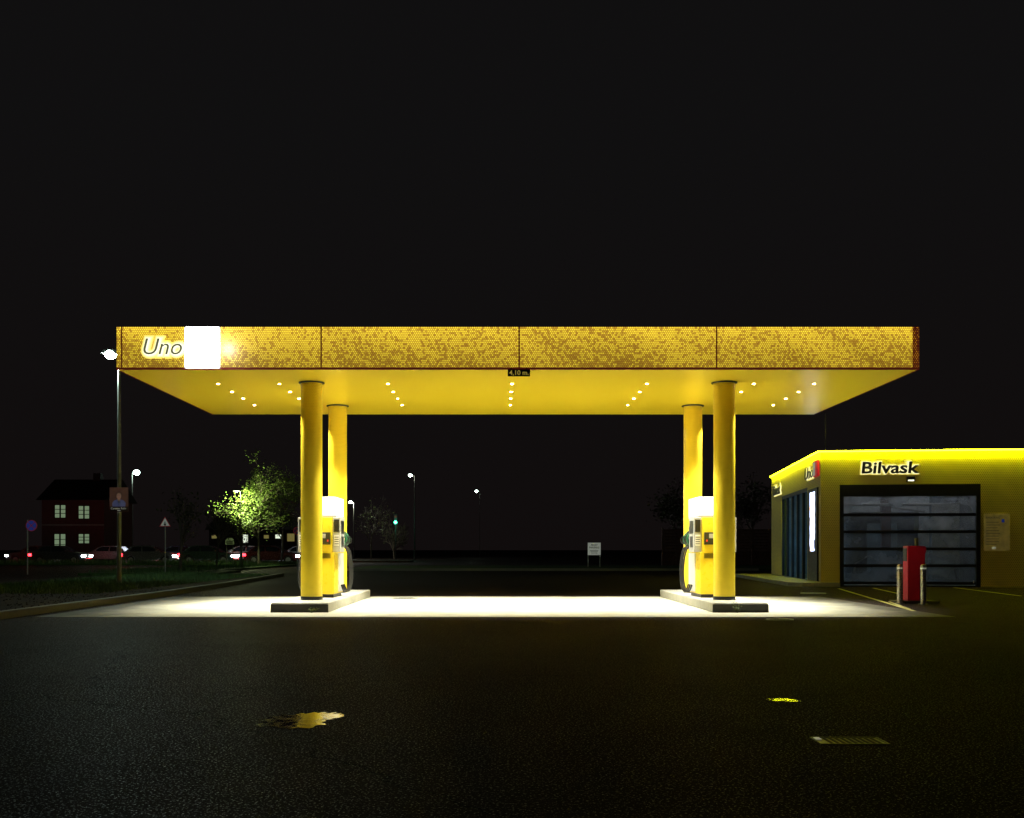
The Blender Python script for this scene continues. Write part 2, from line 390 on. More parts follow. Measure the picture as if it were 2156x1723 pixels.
def line(a, b, w=.1):
    a = G(*a); b = G(*b); d = (b-a).normalized(); nrm = Vector((-d.y, d.x, 0))*w/2
    return sheet('parking_line', [(p.x, p.y) for p in (a-nrm, b-nrm, b+nrm, a+nrm)], .010, 'paint')
line((1765, 1240), (1925, 1288), .085); line((1838, 1239), (1905, 1254), .09); line((2008, 1238), (2150, 1256), .09); line((1872, 1268), (1915, 1284), .06)

def puddle(px, py, rx, ry, seed, label, skew=0.):
    c = G(px, py); r = random.Random(seed); n = 90; pts = []
    ph = [r.uniform(0, 6.28) for _ in range(14)]
    for i in range(n):
        a = 2*PI*i/n; k = 1+sum(.32/(j+2)*math.sin((j+2)*a+ph[j]) for j in range(4))+sum(.045*math.sin((j*2+9)*a+ph[j]) for j in range(4, 10))
        y = ry*math.sin(a)*k; pts.append((rx*math.cos(a)*k+y*skew, y))
    o = MB().add([(x, y, .004) for x, y in pts], [tuple(range(n))]).build('puddle', 'puddle', loc=c)
    return tag(o, label, 'puddle')
puddle(630, 1517, .27, .30, 5, 'larger puddle in the left foreground asphalt mirroring the yellow canopy', .35)
puddle(1648, 1475, .11, .09, 12, 'small puddle in the right foreground asphalt')
def cover(px, py, r, label):
    c = G(px, py); t = thing('manhole_cover', c+Vector((0, 0, .004)), label, 'manhole cover', 'round iron covers set in the asphalt')
    MB().lathe([(r, 0.0), (r, .012), (r*.86, .012)], 28).build('rim', 'galv', t)
    mb = MB().cyl((0, 0, 0), (0, 0, .008), r*.85, n=28)
    for i in range(-3, 4):
        for j in range(-3, 4):
            if i*i+j*j < 10: mb.box(i*r*.22-.012, i*r*.22+.012, j*r*.22-.012, j*r*.22+.012, .008, .013)
    mb.build('lid', 'dark', t)
cover(1642, 1306, .22, 'round cover just in front of the right end of the pale concrete slab')
cover(1712, 1250, .33, 'round cover near the left corner of the car wash')
cover(853, 1261, .3, 'round cover in the lit slab behind the left pump island')
t = thing('drain_grate', G(1788, 1561), 'rectangular slotted drain grate in the right foreground asphalt', 'drain grate')
mb = MB(); W = .205; D = .12
mb.box(-W, W, -D, -D+.012, 0, .006).box(-W, W, D-.012, D, 0, .006).box(-W, -W+.012, -D+.012, D-.012, 0, .006).box(W-.012, W, -D+.012, D-.012, 0, .006)
mb.build('frame', 'dark', t)
MB().box(-W+.012, W-.012, -D+.012, D-.012, .001, .002).build('pit', 'black', t)
for i in range(9):
    x = -W+.07+i*.036
    MB().box(x, x+.014, -D+.013, D-.013, .002, .006).build('bar', 'polefar', t)
MB().box(-W+.016, -W+.050, -D+.16, D-.02, .002, .008).build('tag_plate', 'whitesign', t)

# ------------------------------------------------------------------ canopy
D0 = 19.69; XL = -6.89; XR = 7.58; ZC = 4.40; ZT = 5.165; D3 = 26.28
cx = (XL+XR)/2; hw = (XR-XL)/2; dep = D3-D0
can = thing('fuel_canopy', (cx, D0, 0), 'long flat yellow canopy with perforated glowing fascia on four round columns', 'canopy')
MB().box(-hw+.02, hw-.02, .02, dep-.02, ZC, ZC+.03).build('soffit', 'soffit', can)
MB().box(-hw+.02, hw-.02, .03, dep-.02, ZC+.55, ZC+.6).build('roof', 'dark', can)
edges = [(256-HX)/F*D0-cx, (676-HX)/F*D0-cx, (1093-HX)/F*D0-cx, (1509-HX)/F*D0-cx, (1923-HX)/F*D0-cx]
for a, b in zip(edges[:-1], edges[1:]):
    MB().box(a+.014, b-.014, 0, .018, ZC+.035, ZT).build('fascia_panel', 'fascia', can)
for a in edges[1:-1]:
    MB().box(a-.013, a+.013, .004, .02, ZC+.035, ZT).build('panel_joint', 'darkred', can)
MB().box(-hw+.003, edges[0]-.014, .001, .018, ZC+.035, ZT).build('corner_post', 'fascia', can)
MB().box(edges[0]-.013, edges[0]+.013, .004, .02, ZC+.035, ZT).build('panel_joint', 'darkred', can)
MB().box(edges[-1]-.013, hw-.001, -.004, .022, ZC+.035, ZT+.002).build('corner_post', 'edge', can)
MB().box(-hw, hw, -.006, .026, ZC-.004, ZC+.033).build('bottom_trim', 'darkred', can)
for sx in (-1, 1):
    for k in range(2):
        y0 = .03+k*dep/2; y1 = y0+dep/2-.04
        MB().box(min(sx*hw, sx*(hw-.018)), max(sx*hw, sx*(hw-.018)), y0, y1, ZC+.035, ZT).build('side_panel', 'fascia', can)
    MB().box(min(sx*hw, sx*(hw-.018)), max(sx*hw, sx*(hw-.018)), .027, dep, ZC-.003, ZC+.033).build('side_trim', 'darkred', can)
for k in range(4):
    w4 = 2*hw/4
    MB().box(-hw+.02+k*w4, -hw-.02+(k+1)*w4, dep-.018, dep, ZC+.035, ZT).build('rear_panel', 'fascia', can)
D1 = 21.2; D2 = 24.63
for X in (-3.63, 4.377):
    for Y in (D1, D2):
        o = MB().cyl((0, 0, .20), (0, 0, ZC), .207, n=48, caps=False).build('column', 'column', can, loc=(X-cx, Y-D0, 0))
        MB().lathe([(.212, ZC-.03), (.25, ZC-.025), (.25, ZC-.006), (.209, ZC-.004)], 40).build('collar', 'dark', o)
        MB().lathe([(.209, .18), (.214, .18), (.214, .245), (.209, .247)], 40).build('base_ring', 'black', o)
lx = [-5.49, -4.29, -2.17, .26, 2.90, 4.99, 6.17]; ly = [21.38, 22.48, 23.47, 24.55]
for i, X in enumerate(lx):
    for Y in ly:
        o = MB().lathe([(.034, ZC-.002), (.05, ZC-.004), (.053, ZC-.008), (.036, ZC-.011), (.034, ZC-.004)], 16).build('downlight', 'yellow', can, loc=(X-cx, Y-D0, 0))
        MB().cyl((0, 0, ZC-.008), (0, 0, ZC-.004), .028, n=16).build('lens', 'lamp', o)
        light('downlight_beam', 'SPOT', (X, Y, ZC-.03), 400 if i in (0, 6) else 640, (1, .985, .84), size=.05, angle=66 if i == 0 else 70 if i == 6 else 84, blend=.9 if i in (0, 6) else .4)
t = thing('height_limit_sign', (P(1092.5, 786, D0).x, D0-.02, ZC-.13), 'small black clearance sign with yellow 4,10 m. under the canopy edge', 'sign')
MB().box(-.2, .2, -.012, .0, 0, .125).build('plate', 'black', t)
textobj('lettering', '4,10 m.', .12, 'yellowtext', t, (-.175, -.014, .025), width=.35, ext=.001, off=.002)
for x in (-.14, .14): MB().box(x-.01, x+.01, -.0, .012, .09, .16).build('bracket', 'dark', t)

t = thing('canopy_name_sign', ((305-HX)/F*D0, D0, P(0, 748, D0).z), 'grey italic Uno lettering with a glowing halo on the left of the fascia', 'sign')
haloed(t, 'Uno', .40, (0, 0, 0), .69, .285, ['halo0', 'halo1', 'halo2', 'halo3', 'halo4'], 'text_uno', .016, shear=.25, off=-.003, front=.075)
a = (391-HX)/F*D0; b = (462-HX)/F*D0
t = thing('lightbox_sign', ((a+b)/2, D0, 4.42), 'overexposed blazing white lightbox beside the Uno lettering on the fascia', 'sign')
w = (b-a)/2
MB().box(-w, w, -.055, -.012, .005, .735).build('light_panel', 'sign_blue_white', t, bevel=.015)
MB().box(-w-.012, w+.012, -.011, -.003, -.004, .745).build('back_tray', 'white', t)
light('added_fascia_glow', 'POINT', (b+.10, D0-.26, 4.80), 16, (.92, .94, 1), size=.12)  # added lamp before the fascia, brightens it right of the lightbox

# ------------------------------------------------------------------ islands and pumps
def island(x0, x1, label):
    xc = (x0+x1)/2; t = thing('pump_island', (xc, 23.15, 0), label, 'kerbed island')
    h = (x1-x0)/2
    MB().box(-h, h, -3.25, 3.25, 0, .18).build('slab', 'island', t, bevel=.02)
    MB().box(-h-.004, h+.004, -3.256, -3.2505, .0, .15).build('shade_face', 'kerb', t)  # dark plate paints the shadow on the island's front face
    return t
island(-4.153, -3.106, 'raised concrete island under the left pair of columns')
island(3.902, 4.914, 'raised concrete island under the right pair of columns')
def make_pump():
    t = thing('fuel_pump', (-3.63, 22.65, .18), 'yellow and white fuel pump between the left pair of columns', 'fuel pump', 'fuel pumps on the islands')
    MB().box(-.29, .29, -.58, .58, 0, .07).build('plinth', 'dark', t)
    MB().box(-.31, .31, -.62, .62, .07, .92).build('cabinet', 'yellow', t, bevel=.012)
    mb = MB()
    for i in range(5): mb.box(-.24, .24, -.632, -.6205, .80+i*.02, .81+i*.02)
    mb.build('vent', 'black', t)
    MB().box(-.24, .24, -.6245, -.6205, .15, .74).build('service_door', 'yellow', t, bevel=.003)
    MB().box(-.05, -.01, -.632, -.625, .52, .58).build('door_lock', 'dark', t)
    MB().box(-.27, .27, -.62, -.12, .92, 1.62).build('upper_housing', 'yellow', t, bevel=.01)
    MB().box(-.25, .25, -.119, .58, .92, 1.63).build('rear_housing', 'white', t)
    MB().box(-.33, .33, -.52, .62, 1.66, 2.04).build('head', 'whitelit', t, bevel=.012)
    MB().box(-.335, .335, -.525, .625, 1.63, 1.659).build('head_trim', 'grey', t)
    for s in (-1, 1):
        q = lambda a, b: (min(s*a, s*b), max(s*a, s*b))
        x0, x1 = q(.275, .43)
        u = MB().box(x0, x1, -.56, .0, .92, 1.625).build('display_unit', 'grey', t, bevel=.01)
        x0, x1 = q(.4305, .436)
        MB().box(x0, x1, -.50, -.06, 1.30, 1.56).build('screen', 'black', u)
        MB().box(x0, x1, -.44, -.12, 1.02, 1.24).build('keypad', 'dark', u)
        x0, x1 = q(.30, .405)
        MB().box(x0, x1, -.567, -.5605, 1.33, 1.58).build('side_display', 'black', u)
        MB().box(x0, x1, -.565, -.5605, 1.05, 1.27).build('notice_plate', 'white', u)
        mb = MB()
        for i in range(4): mb.box(x0+.01, x1-.01, -.568, -.5655, 1.08+i*.045, 1.095+i*.045)
        mb.build('notice_print', 'black', u)
        x0, x1 = q(.311, .335)
        MB().box(x0, x1, -.1, .60, .10, .90).build('side_panel', 'white', t, bevel=.004)
        x0, x1 = q(.02, .24)
        term = MB().box(x0, x1, -.70, -.6255, 1.07, 1.32).build('card_terminal', 'black', t, bevel=.008)
        x0, x1 = q(.05, .15)
        MB().box(x0, x1, -.704, -.7005, 1.2, 1.29).build('terminal_screen', 'grey', term)
        x0, x1 = q(.18, .21)
        MB().box(x0, x1, -.712, -.7005, 1.13, 1.17).build('red_button', 'redsign', term)
        for j, y in enumerate((.12, .33, .54)):
            x0, x1 = q(.255, .34)
            MB().box(x0, x1, y-.06, y+.06, .95, 1.45).build('nozzle_boot', 'black', t, bevel=.01)
            nz = MB().tube([(s*.36, y, 1.02), (s*.42, y, 1.10), (s*.45, y, 1.2), (s*.42, y, 1.27), (s*.36, y, 1.36)], [.018, .028, .032, .022, .012]).build('nozzle', 'green' if j != 1 else 'black', t)
            MB().tube([(s*.43, y, 1.09), (s*.50, y, 1.12), (s*.51, y, 1.2), (s*.46, y, 1.25)], .009, 6).build('trigger_guard', 'black', nz)
            hp = [(s*.40, y, 1.04), (s*.46, y, .98), (s*.51, y-.02, .80), (s*.535, y-.04, .55), (s*.53, y-.05, .32), (s*.49, y-.03, .14), (s*.43, y, .08), (s*.38, y+.03, .13), (s*.345, y+.03, .24)]
            for _ in range(2):
                q2 = [hp[0]]
                for a, b in zip(hp[:-1], hp[1:]):
                    q2 += [tuple(.75*a[i]+.25*b[i] for i in range(3)), tuple(.25*a[i]+.75*b[i] for i in range(3))]
                hp = q2+[hp[-1]]
            MB().tube(hp, .017, 8).build('hose', 'rubber', t)
    return t
pump = make_pump()
p2 = copy_tree(pump); p2.location = (4.377, 22.65, .18); p2['label'] = 'yellow and white fuel pump between the right pair of columns'
def weed(loc, h, label, m='leaf', n=60):
    t = thing('weed', loc, label, 'weed', 'weeds at the island kerbs')
    mb = MB(); lf = MB()
    for i in range(9):
        a = random.uniform(0, 2*PI); r = random.uniform(.02, .12); hh = h*random.uniform(.5, 1)
        mb.tube([(0, 0, 0), (r*.4*math.cos(a), r*.4*math.sin(a), hh*.5), (r*math.cos(a), r*math.sin(a), hh)], .003, 4)
        for k in range(n//9):
            f = random.uniform(.3, 1); x = r*f*math.cos(a); y = r*f*math.sin(a); z = hh*f; b = random.uniform(0, 2*PI); l = .035
            lf.add([(x, y, z), (x+l*math.cos(b)-.01, y+l*math.sin(b), z+.01), (x+l*1.6*math.cos(b), y+l*1.6*math.sin(b), z+.015), (x+l*math.cos(b)+.01, y+l*math.sin(b)+.008, z+.01)], [(0, 1, 2, 3)])
    mb.build('stem', 'leafd', t); lf.build('leaves', m, t, fix=False)
weed((4.32, 19.77, .0), .24, 'leafy weed growing against the front kerb of the right island')
weed((-3.39, 19.79, .0), .12, 'small weed growing against the front kerb of the left island')

# ------------------------------------------------------------------ car wash building
BW = 9.0; BD = 12.0; BH = 4.2; T = .2
BR = math.atan2(-.122, .9925)
bl = thing('car_wash_building', (10.05, 34.1, 0), 'low yellow perforated-metal car wash with glowing roof edge and glazed roller door', 'building', rz=BR)
DX0 = .577; DX1 = 4.763; DZ = 3.17
mb = MB().box(0, DX0, 0, T, 0, DZ).box(DX1, BW, 0, T, 0, DZ).box(0, BW, 0, T, DZ, BH)
GS0 = 2.6; GS1 = 9.1; GZ = 3.24
mb.box(0, T, T, GS0, 0, BH).box(0, T, GS1, BD, 0, BH).box(0, T, GS0, GS1, GZ, BH)
mb.box(0, BW, BD, BD+T, 0, BH).box(BW, BW+T, 0, BD+T, 0, BH)
mb.build('wall', 'wall', bl)
MB().box(T+.01, BW-.01, T+.01, BD-.01, BH-.5, BH-.35).build('roof', 'dark', bl)
MB().box(T+.01, BW-.01, T+.01, BD-.01, .004, .02).build('floor', 'inside', bl)
MB().box(4.95, 5.05, T+.02, BD-.02, .03, BH-.52).box(T+.02, 4.94, 8.9, 9.0, .03, BH-.52).build('partition', 'inside', bl)
MB().box(-.10, BW, -.10, -.06, BH-.02, BH+.02).build('light_strip', 'led', bl)
MB().box(-.10, -.06, -.059, BD, BH-.02, BH+.02).build('light_strip', 'led', bl)
MB().box(-.06, BW, -.0595, -.002, BH-.0, BH+.03).box(-.0595, -.002, -.0, BD, BH-.0, BH+.03).build('edge_cap', 'yellow', bl)
MB().cyl((.3, .9, BH-.3), (.3, .9, BH+1.3), .012, n=6).build('antenna', 'dark', bl)
door = MB().box(DX0+.002, DX0+.12, -.03, .12, 0, DZ-.003).box(DX1-.12, DX1-.002, -.03, .12, 0, DZ-.003).box(DX0+.121, DX1-.121, -.03, .12, 2.80, DZ-.003).build('door', 'dark', bl)
rz = [2.23, 1.70, 1.17, .65, .11]
for z in rz: MB().box(DX0+.121, DX1-.121, .02, .07, z-.045, z+.045).build('rail', 'dark', door)
prev = 2.80
for z in rz:
    MB().box(DX0+.13, DX1-.13, .04, .048, z+.046, prev-.001).build('pane', 'glass', door); prev = z-.046
MB().box(DX0+.121, DX1-.121, .015, .08, .0, .04).build('door_seal', 'rubber', door)
MB().box(DX1-.22, DX1-.19, -.034, -.031, .12, .2).build('door_label', 'white', door)
g = MB().box(1.1, 1.5, 4, 5.2, .03, 3.0).box(3.9, 4.3, 4, 5.2, .03, 3.0).box(1.501, 3.899, 4, 5.2, 2.4, 3.0).build('wash_gantry', 'white', bl, bevel=.04)
M['brush'] = mat('grey_brush_bristles', (.07, .075, .085), .9, var=.5, sc=30, bump=.03, bsc=40)
for x in (1.85, 3.55): MB().lathe([(.05, .3), (.33, .35), (.36, 1.0), (.33, 1.7), (.36, 2.1), (.05, 2.2)], 24, (x, 3.9)).build('brush', 'brush', g)
MB().cyl((1.6, 3.8, 2.25), (3.8, 3.8, 2.25), .2, n=20).build('top_brush', 'brush', g)
M['redpaint'] = mat('dark_red_pipe_paint', (.14, .025, .025), .5)
MB().tube([(.8, 1.2, .1), (.8, 1.2, 3.2), (1.4, 1.2, 3.45), (4.6, 1.2, 3.45)], .035).tube([(1.0, 1.5, 2.6), (4.6, 1.5, 2.6)], .05).tube([(2.4, 1.1, 3.5), (2.4, 1.1, 2.5), (3.4, 1.1, 2.35)], .04).build('water_pipe', 'steel', bl)
MB().box(2.25, 2.55, 1.9, 2.1, 1.2, 2.9).build('hanging_panel', 'redpaint', bl)
M['plate'] = mat('dull_olive_plate', (.12, .12, .04), .6)
MB().box(3.3, 3.42, 1.9, 1.95, 1.75, 2.45).build('instruction_plate', 'plate', bl)
MB().box(3.7, 4.55, 1.4, 1.44, .2, 2.6).build('splash_screen', 'white', bl)
MB().tube([(1.2, 1.3, .1), (1.3, 1.2, .7), (1.7, 1.2, .95), (2.1, 1.3, .7), (2.2, 1.3, .1)], .03).build('guide_hoop', 'steel', bl)
MB().tube([(3.2, 1.1, .1), (3.3, 1.0, .6), (3.8, 1.0, .8), (4.3, 1.1, .6), (4.4, 1.1, .1)], .03).build('guide_hoop', 'steel', bl)
M['tube'] = mat('cold_white_tube_light', (.8, .8, .8), .4, emit=(.84, .90, 1.), es=7., var=.02)
for y in (1.0, 3.0, 6.5): MB().box(1.4, 2.6, y, y+.08, 3.58, 3.64).build('tube_light', 'tube', bl)
for y in (1.0, 3.0): MB().box(3.2, 4.4, y, y+.08, 3.58, 3.64).build('tube_light', 'tube', bl)
sd = MB()
npan = 5; gw = (GS1-GS0)/npan
for i in range(npan+1): sd.box(.02, .12, max(GS0, GS0+i*gw-.05), min(GS1, GS0+i*gw+.05), 0, GZ-.002)
for i in range(npan):
    sd.box(.02, .12, GS0+i*gw+.051, GS0+(i+1)*gw-.051, GZ-.12, GZ-.002); sd.box(.02, .12, GS0+i*gw+.051, GS0+(i+1)*gw-.051, .03, .13)
so = sd.build('glazed_front', 'dark', bl)
M['glass2'] = glassmat('shop_glass', (.7, .85, .95), .10)
for i in range(npan): MB().box(.06, .07, GS0+i*gw+.051, GS0+(i+1)*gw-.051, .131, GZ-.121).build('pane', 'glass2', so)
M['coldpanel'] = mat('cold_lit_panel', (.3, .5, .6), .4, emit=(.35, .65, .9), es=1.0, var=.1)
for y in (3.6, 5.4, 7.2): MB().box(.9, 1.0, y, y+.9, .3, 2.5).build('lit_panel', 'coldpanel', bl)  # plain glowing panels giving the bluish light behind the glass
lb = thing('wall_lightbox', (10.05, 34.1, 0), 'tall dark framed blue-white LED display on the side wall at the car wash corner', 'lightbox', rz=BR)
MB().box(-.06, -.003, .35, 2.15, .15, 3.12).build('frame', 'dark', lb, bevel=.01)
MB().box(-.068, -.0605, .75, 1.65, 1.1, 3.0).build('light_panel', 'glyph', lb)
ss = thing('side_wall_sign', (10.05, 34.1, 0), 'small red box sign with dark haloed letters high on the car wash side wall', 'sign', rz=BR)
MB().box(-.09, -.003, .18, .9, 3.46, 3.96).build('red_box', 'redsign', ss, bevel=.01)
MB().box(-.095, -.0905, .5, .88, 3.50, 3.92).build('red_box_face', 'whitesign', ss)
haloed(ss, 'Uno', .45, (0, 2.75, 3.48), 1.7, .38, ['whalo0', 'whalo1', 'whalo2'], 'text_dark', .02, shear=.2, rot=(PI/2, 0, -PI/2), out=(-1, 0))
fs = thing('far_wall_sign', (10.05, 34.1, 0), 'dark haloed lettering at the far end of the car wash side wall', 'sign', rz=BR)
haloed(fs, 'Bilvask', .45, (0, 11.2, 3.35), 2.3, .42, ['whalo0', 'whalo1', 'whalo2'], 'text_dark', .02, off=.008, rot=(PI/2, 0, -PI/2), out=(-1, 0))
bs = thing('car_wash_sign', (10.05, 34.1, 0), 'dark bold Bilvask lettering with glowing outline above the roller door', 'sign', rz=BR)
haloed(bs, 'Bilvask', .5, (1.22, 0, 3.50), 1.72, .37, ['whalo0', 'whalo1', 'whalo2', 'whalo3'], 'text_dark', .017, off=.013, shear=.08)
wl = thing('wall_lamp', (10.05, 34.1, 0), 'small hooded flood lamp on the wall below the Bilvask lettering', 'lamp', rz=BR)
MB().box(2.56, 2.80, -.16, -.05, 3.24, 3.40).build('housing', 'dark', wl, bevel=.01)
MB().box(2.66, 2.70, -.05, -.003, 3.28, 3.36).build('arm', 'dark', wl)
MB().box(2.59, 2.77, -.166, -.161, 3.255, 3.30).build('lens', 'halo0', wl)
nb = thing('wall_notice', (10.05, 34.1, 0), 'pale parking notice fixed on the yellow wall right of the roller door', 'sign', rz=BR)
M['notice'] = mat('pale_notice_print', (.85, .72, .30), .5, emit=(.8, .6, .2), es=.03)
M['noticeink'] = mat('grey_brown_ink', (.16, .12, .06), .6)
MB().box(4.87, 5.62, -.02, -.003, 1.11, 2.25).build('board', 'notice', nb)
textobj('heading', 'PARKERING', .1, 'noticeink', nb, (4.93, -.022, 2.10), width=.4, height=.06, ext=.001)
mb = MB()
for i in range(9):
    mb.box(4.93, 4.93+random.uniform(.3, .40), -.0235, -.0205, 1.98-i*.085, 1.992-i*.085)
mb.build('small_print', 'noticeink', nb)
MB().box(5.38, 5.46, -.0235, -.0205, 1.98, 2.08).build('blue_symbol', 'blue', nb)
MB().box(5.1, 5.2, -.05, -.024, 1.17, 1.23).build('button_box', 'whitesign', nb)
bp = Matrix.Rotation(BR, 4, 'Z')
def L(x, y): v = bp @ Vector((x, y, 0)); return (v.x+10.05, v.y+34.1)
M['pave'] = concrete('side_pavement_concrete', (.25, .25, .22), (.36, .35, .31))
sheet('pavement', [L(-.95, .25), L(-.6, -.35), L(.5, -.5), L(.5, -.01), L(-.01, -.01), L(-.01, 12.3), L(-1.6, 12.3)], -.05, 'pave', .12)

# ------------------------------------------------------------------ payment terminal, bollards
c = G(1930, 1270)
t = thing('payment_pillar', (c.x, c.y+.15, 0), 'red car wash payment pillar between two steel bollards', 'payment pillar', rz=0)
MB().prism_z([(-.42, -.35), (.42, -.35), (.42, .35), (-.42, .35)], 0, .05).build('foot_slab', 'kerb', t)
MB().prism_y([(-.19, .05), (.19, .05), (.19, 1.06), (.215, 1.1), (.215, 1.20), (.19, 1.23), (-.19, 1.23)], -.14, .14).build('body', 'red', t, bevel=.012)
MB().box(-.1905-.01, -.1905, -.1, .1, .9, 1.18).build('screen_panel', 'black', t)
MB().box(.02, .08, -.04, .03, 1.231, 1.40).build('aerial_box', 'plate', t, bevel=.01)
def bollard(px, py, h, label):
    c = G(px, py); t = thing('bollard', c, label, 'bollard', 'steel bollards by the payment pillar')
    MB().lathe([(0, h), (.045, h-.005), (.058, h-.02), (.06, h-.04), (.06, 0)], 24).build('post', 'steel', t)
    MB().lathe([(.061, h-.1), (.063, h-.1), (.063, h-.07), (.061, h-.07)], 24).build('band', 'whitesign', t)
    MB().cyl((0, 0, 0), (0, 0, .012), .1, n=20).build('foot_plate', 'galv', t)
bollard(1894.5, 1271, .84, 'steel bollard standing left of the red payment pillar')
bollard(1944, 1272.5, .84, 'steel bollard standing in front of the right edge of the red payment pillar')

# ------------------------------------------------------------------ street lamps
def lamp(base, h, arm, label, power, r=.06, head=.18, col=(.75, 1, .85), lens=.12, pm='polefar'):
    t = thing('street_lamp', base, label, 'street lamp', 'street lamps')
    MB().tube([(0, 0, 0), (0, 0, h*.5), (0, 0, h)], [r*1.25, r, r*.7], 12).build('pole', pm, t)
    MB().tube([(0, 0, h-.02), (arm*.5, 0, h+.12), (arm, 0, h+.13)], r*.5, 8).build('arm', pm, t)
    s = 1 if arm > 0 else -1
    MB().prism_y([(arm-s*.1, h+.10), (arm+s*.45, h+.12), (arm+s*.45, h+.20), (arm+s*.1, h+.25), (arm-s*.1, h+.22)], -.12, .12).build('head', 'polefar', t, bevel=.01)
    bm = MB()
    prof = [(lens*math.sin(a*PI/8), h+.09-lens*.8*math.cos(a*PI/8)) for a in range(0, 8)]
    prof = [(max(.001, x), z) for x, z in prof]
    bm.lathe(prof, 16, (arm+s*.17, 0)); bm.build('lens', 'street', t)
    light('street_lamp_light', 'POINT', Vector(base)+Vector((arm+s*.17, 0, h-.12-lens)), power, col, size=.1)
    return t
b1 = G(251, 1235)
lamp(b1, 7.15, -.1, 'tall street lamp with the portrait poster on its pole', 800, lens=.18, pm='galv')
b = P(278, 0, 115); lamp((b.x, 115, 0), 9.15, .3, 'distant street lamp just right of the pole with the poster', 260, r=.1, lens=.32)
b = P(873, 0, 120); lamp((b.x, 120, 0), 9.2, -.3, 'distant street lamp seen through the middle of the canopy', 120, r=.07, lens=.2, col=(1, .95, .75))
b = P(1010, 0, 160); lamp((b.x, 160, 0), 9.6, -.3, 'tiny distant street lamp, rightmost of those under the canopy', 60, r=.03, lens=.2, col=(.8, 1, .8))
b = P(745, 0, 128); lamp((b.x, 128, 0), 6.6, -.2, 'distant street lamp beside the rear left column and a bare tree', 1200, r=.06, lens=.2, col=(.9, 1, .75))
b = P(507, 0, 69.5); lamp((b.x, 69.5, 0), 4.75, -.1, 'low street lamp among the leafy roadside trees', 1300, r=.035, lens=.04, col=(.86, 1, .48))

pc = P(252.5, 1078, b1.y)
t = thing('election_poster', (pc.x, b1.y-.09, pc.z), 'portrait poster of a man in a blue suit strapped to the lamp pole', 'poster')
hwP = .29; hP = .757
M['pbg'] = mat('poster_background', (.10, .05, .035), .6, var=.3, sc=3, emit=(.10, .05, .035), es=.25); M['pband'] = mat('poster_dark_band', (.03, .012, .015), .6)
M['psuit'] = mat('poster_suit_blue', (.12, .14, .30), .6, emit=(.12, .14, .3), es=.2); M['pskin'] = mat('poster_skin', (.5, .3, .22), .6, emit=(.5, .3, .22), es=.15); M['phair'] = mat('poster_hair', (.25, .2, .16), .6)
M['pshirt'] = mat('poster_shirt', (.6, .6, .65), .6)
MB().box(-hwP, hwP, 0, .008, 0, hP).build('board', 'pbg', t)
MB().box(-hwP+.003, hwP-.003, -.003, -.0005, .003, .16).build('text_band', 'pband', t)
def flat(pts, y, name, m): MB().add([(x, y, z) for x, z in pts], [tuple(range(len(pts)))]).build(name, m, t)
flat([(-.2, .162), (.2, .162), (.21, .27), (.16, .34), (.06, .38), (-.06, .38), (-.16, .34), (-.21, .27)], -.002, 'suit', 'psuit')
flat([(-.05, .38), (.05, .38), (.0, .24)], -.003, 'shirt', 'pshirt')
ell = lambda cx_, cz, a, b_, n=20: [(cx_+a*math.cos(2*PI*i/n), cz+b_*math.sin(2*PI*i/n)) for i in range(n)]
flat(ell(0, .50, .085, .105), -.0035, 'hair', 'phair'); flat(ell(0, .48, .072, .10), -.0045, 'face', 'pskin')
flat([(-.035, .345), (.035, .345), (.035, .42), (-.035, .42)], -.004, 'neck', 'pskin')
for sx in (-1, 1): flat(ell(sx*.027, .495, .01, .005, 8), -.0055, 'eye', 'black')
flat(ell(0, .435, .022, .005, 8), -.0055, 'mouth', 'redsign')
textobj('lettering', 'Carsten Fuhr', .08, 'whitesign', t, (-.25, -.005, .075), width=.48, height=.06, ext=.0005)
MB().box(-.05, .05, -.004, -.001, .03, .05).build('small_print', 'whitesign', t)
for z in (.2, .6): MB().box(-.05, .05, .009, .2, z, z+.015).build('strap', 'dark', t)

# ------------------------------------------------------------------ road signs
def post(t, h, r=.03): MB().cyl((0, 0, 0), (0, 0, h), r, n=10).build('post', 'galv', t)
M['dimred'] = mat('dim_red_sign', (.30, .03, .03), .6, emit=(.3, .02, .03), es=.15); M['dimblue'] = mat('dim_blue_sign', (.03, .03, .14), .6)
def round_sign(px, py, base_y, r, label, off=0, f='blue', rm='dimred'):
    d = F*H/(base_y-HY); c = P(px, py, d)
    t = thing('no_stopping_sign', (c.x+off, d, 0), label, 'road sign', 'round no stopping signs')
    post(t, c.z+r, .03)
    MB().cyl((-off, -.05, c.z), (-off, -.035, c.z), r, n=32).build('rim', rm, t)
    MB().cyl((-off, -.054, c.z), (-off, -.0505, c.z), r*.86, n=32).build('face', f, t)
    mb = MB()
    for a in (PI/4, -PI/4):
        dx = math.cos(a)*r*.82; dz = math.sin(a)*r*.82; nx = -math.sin(a)*r*.07; nz = math.cos(a)*r*.07; y = -.056 - (.001 if a > 0 else .0025)
        mb.add([(-off-dx-nx, y, c.z-dz-nz), (-off+dx-nx, y, c.z+dz-nz), (-off+dx+nx, y, c.z+dz+nz), (-off-dx+nx, y, c.z-dz+nz)], [(0, 1, 2, 3)])
    mb.build('red_cross', rm, t, fix=False)
round_sign(67, 1107, 1210, .26, 'blue and red round no stopping sign at the far left by the brick house', -.2)
round_sign(626, 1118, 1200, .22, 'dim round no stopping sign partly hidden behind the front left column', .0, 'dimblue', 'dimred')
g = G(348, 1212); z = P(348, 1102, g.y).z
t = thing('warning_sign', g, 'triangular warning sign on a thin post between the lamp pole and the trees', 'road sign')
post(t, z+.1, .025)
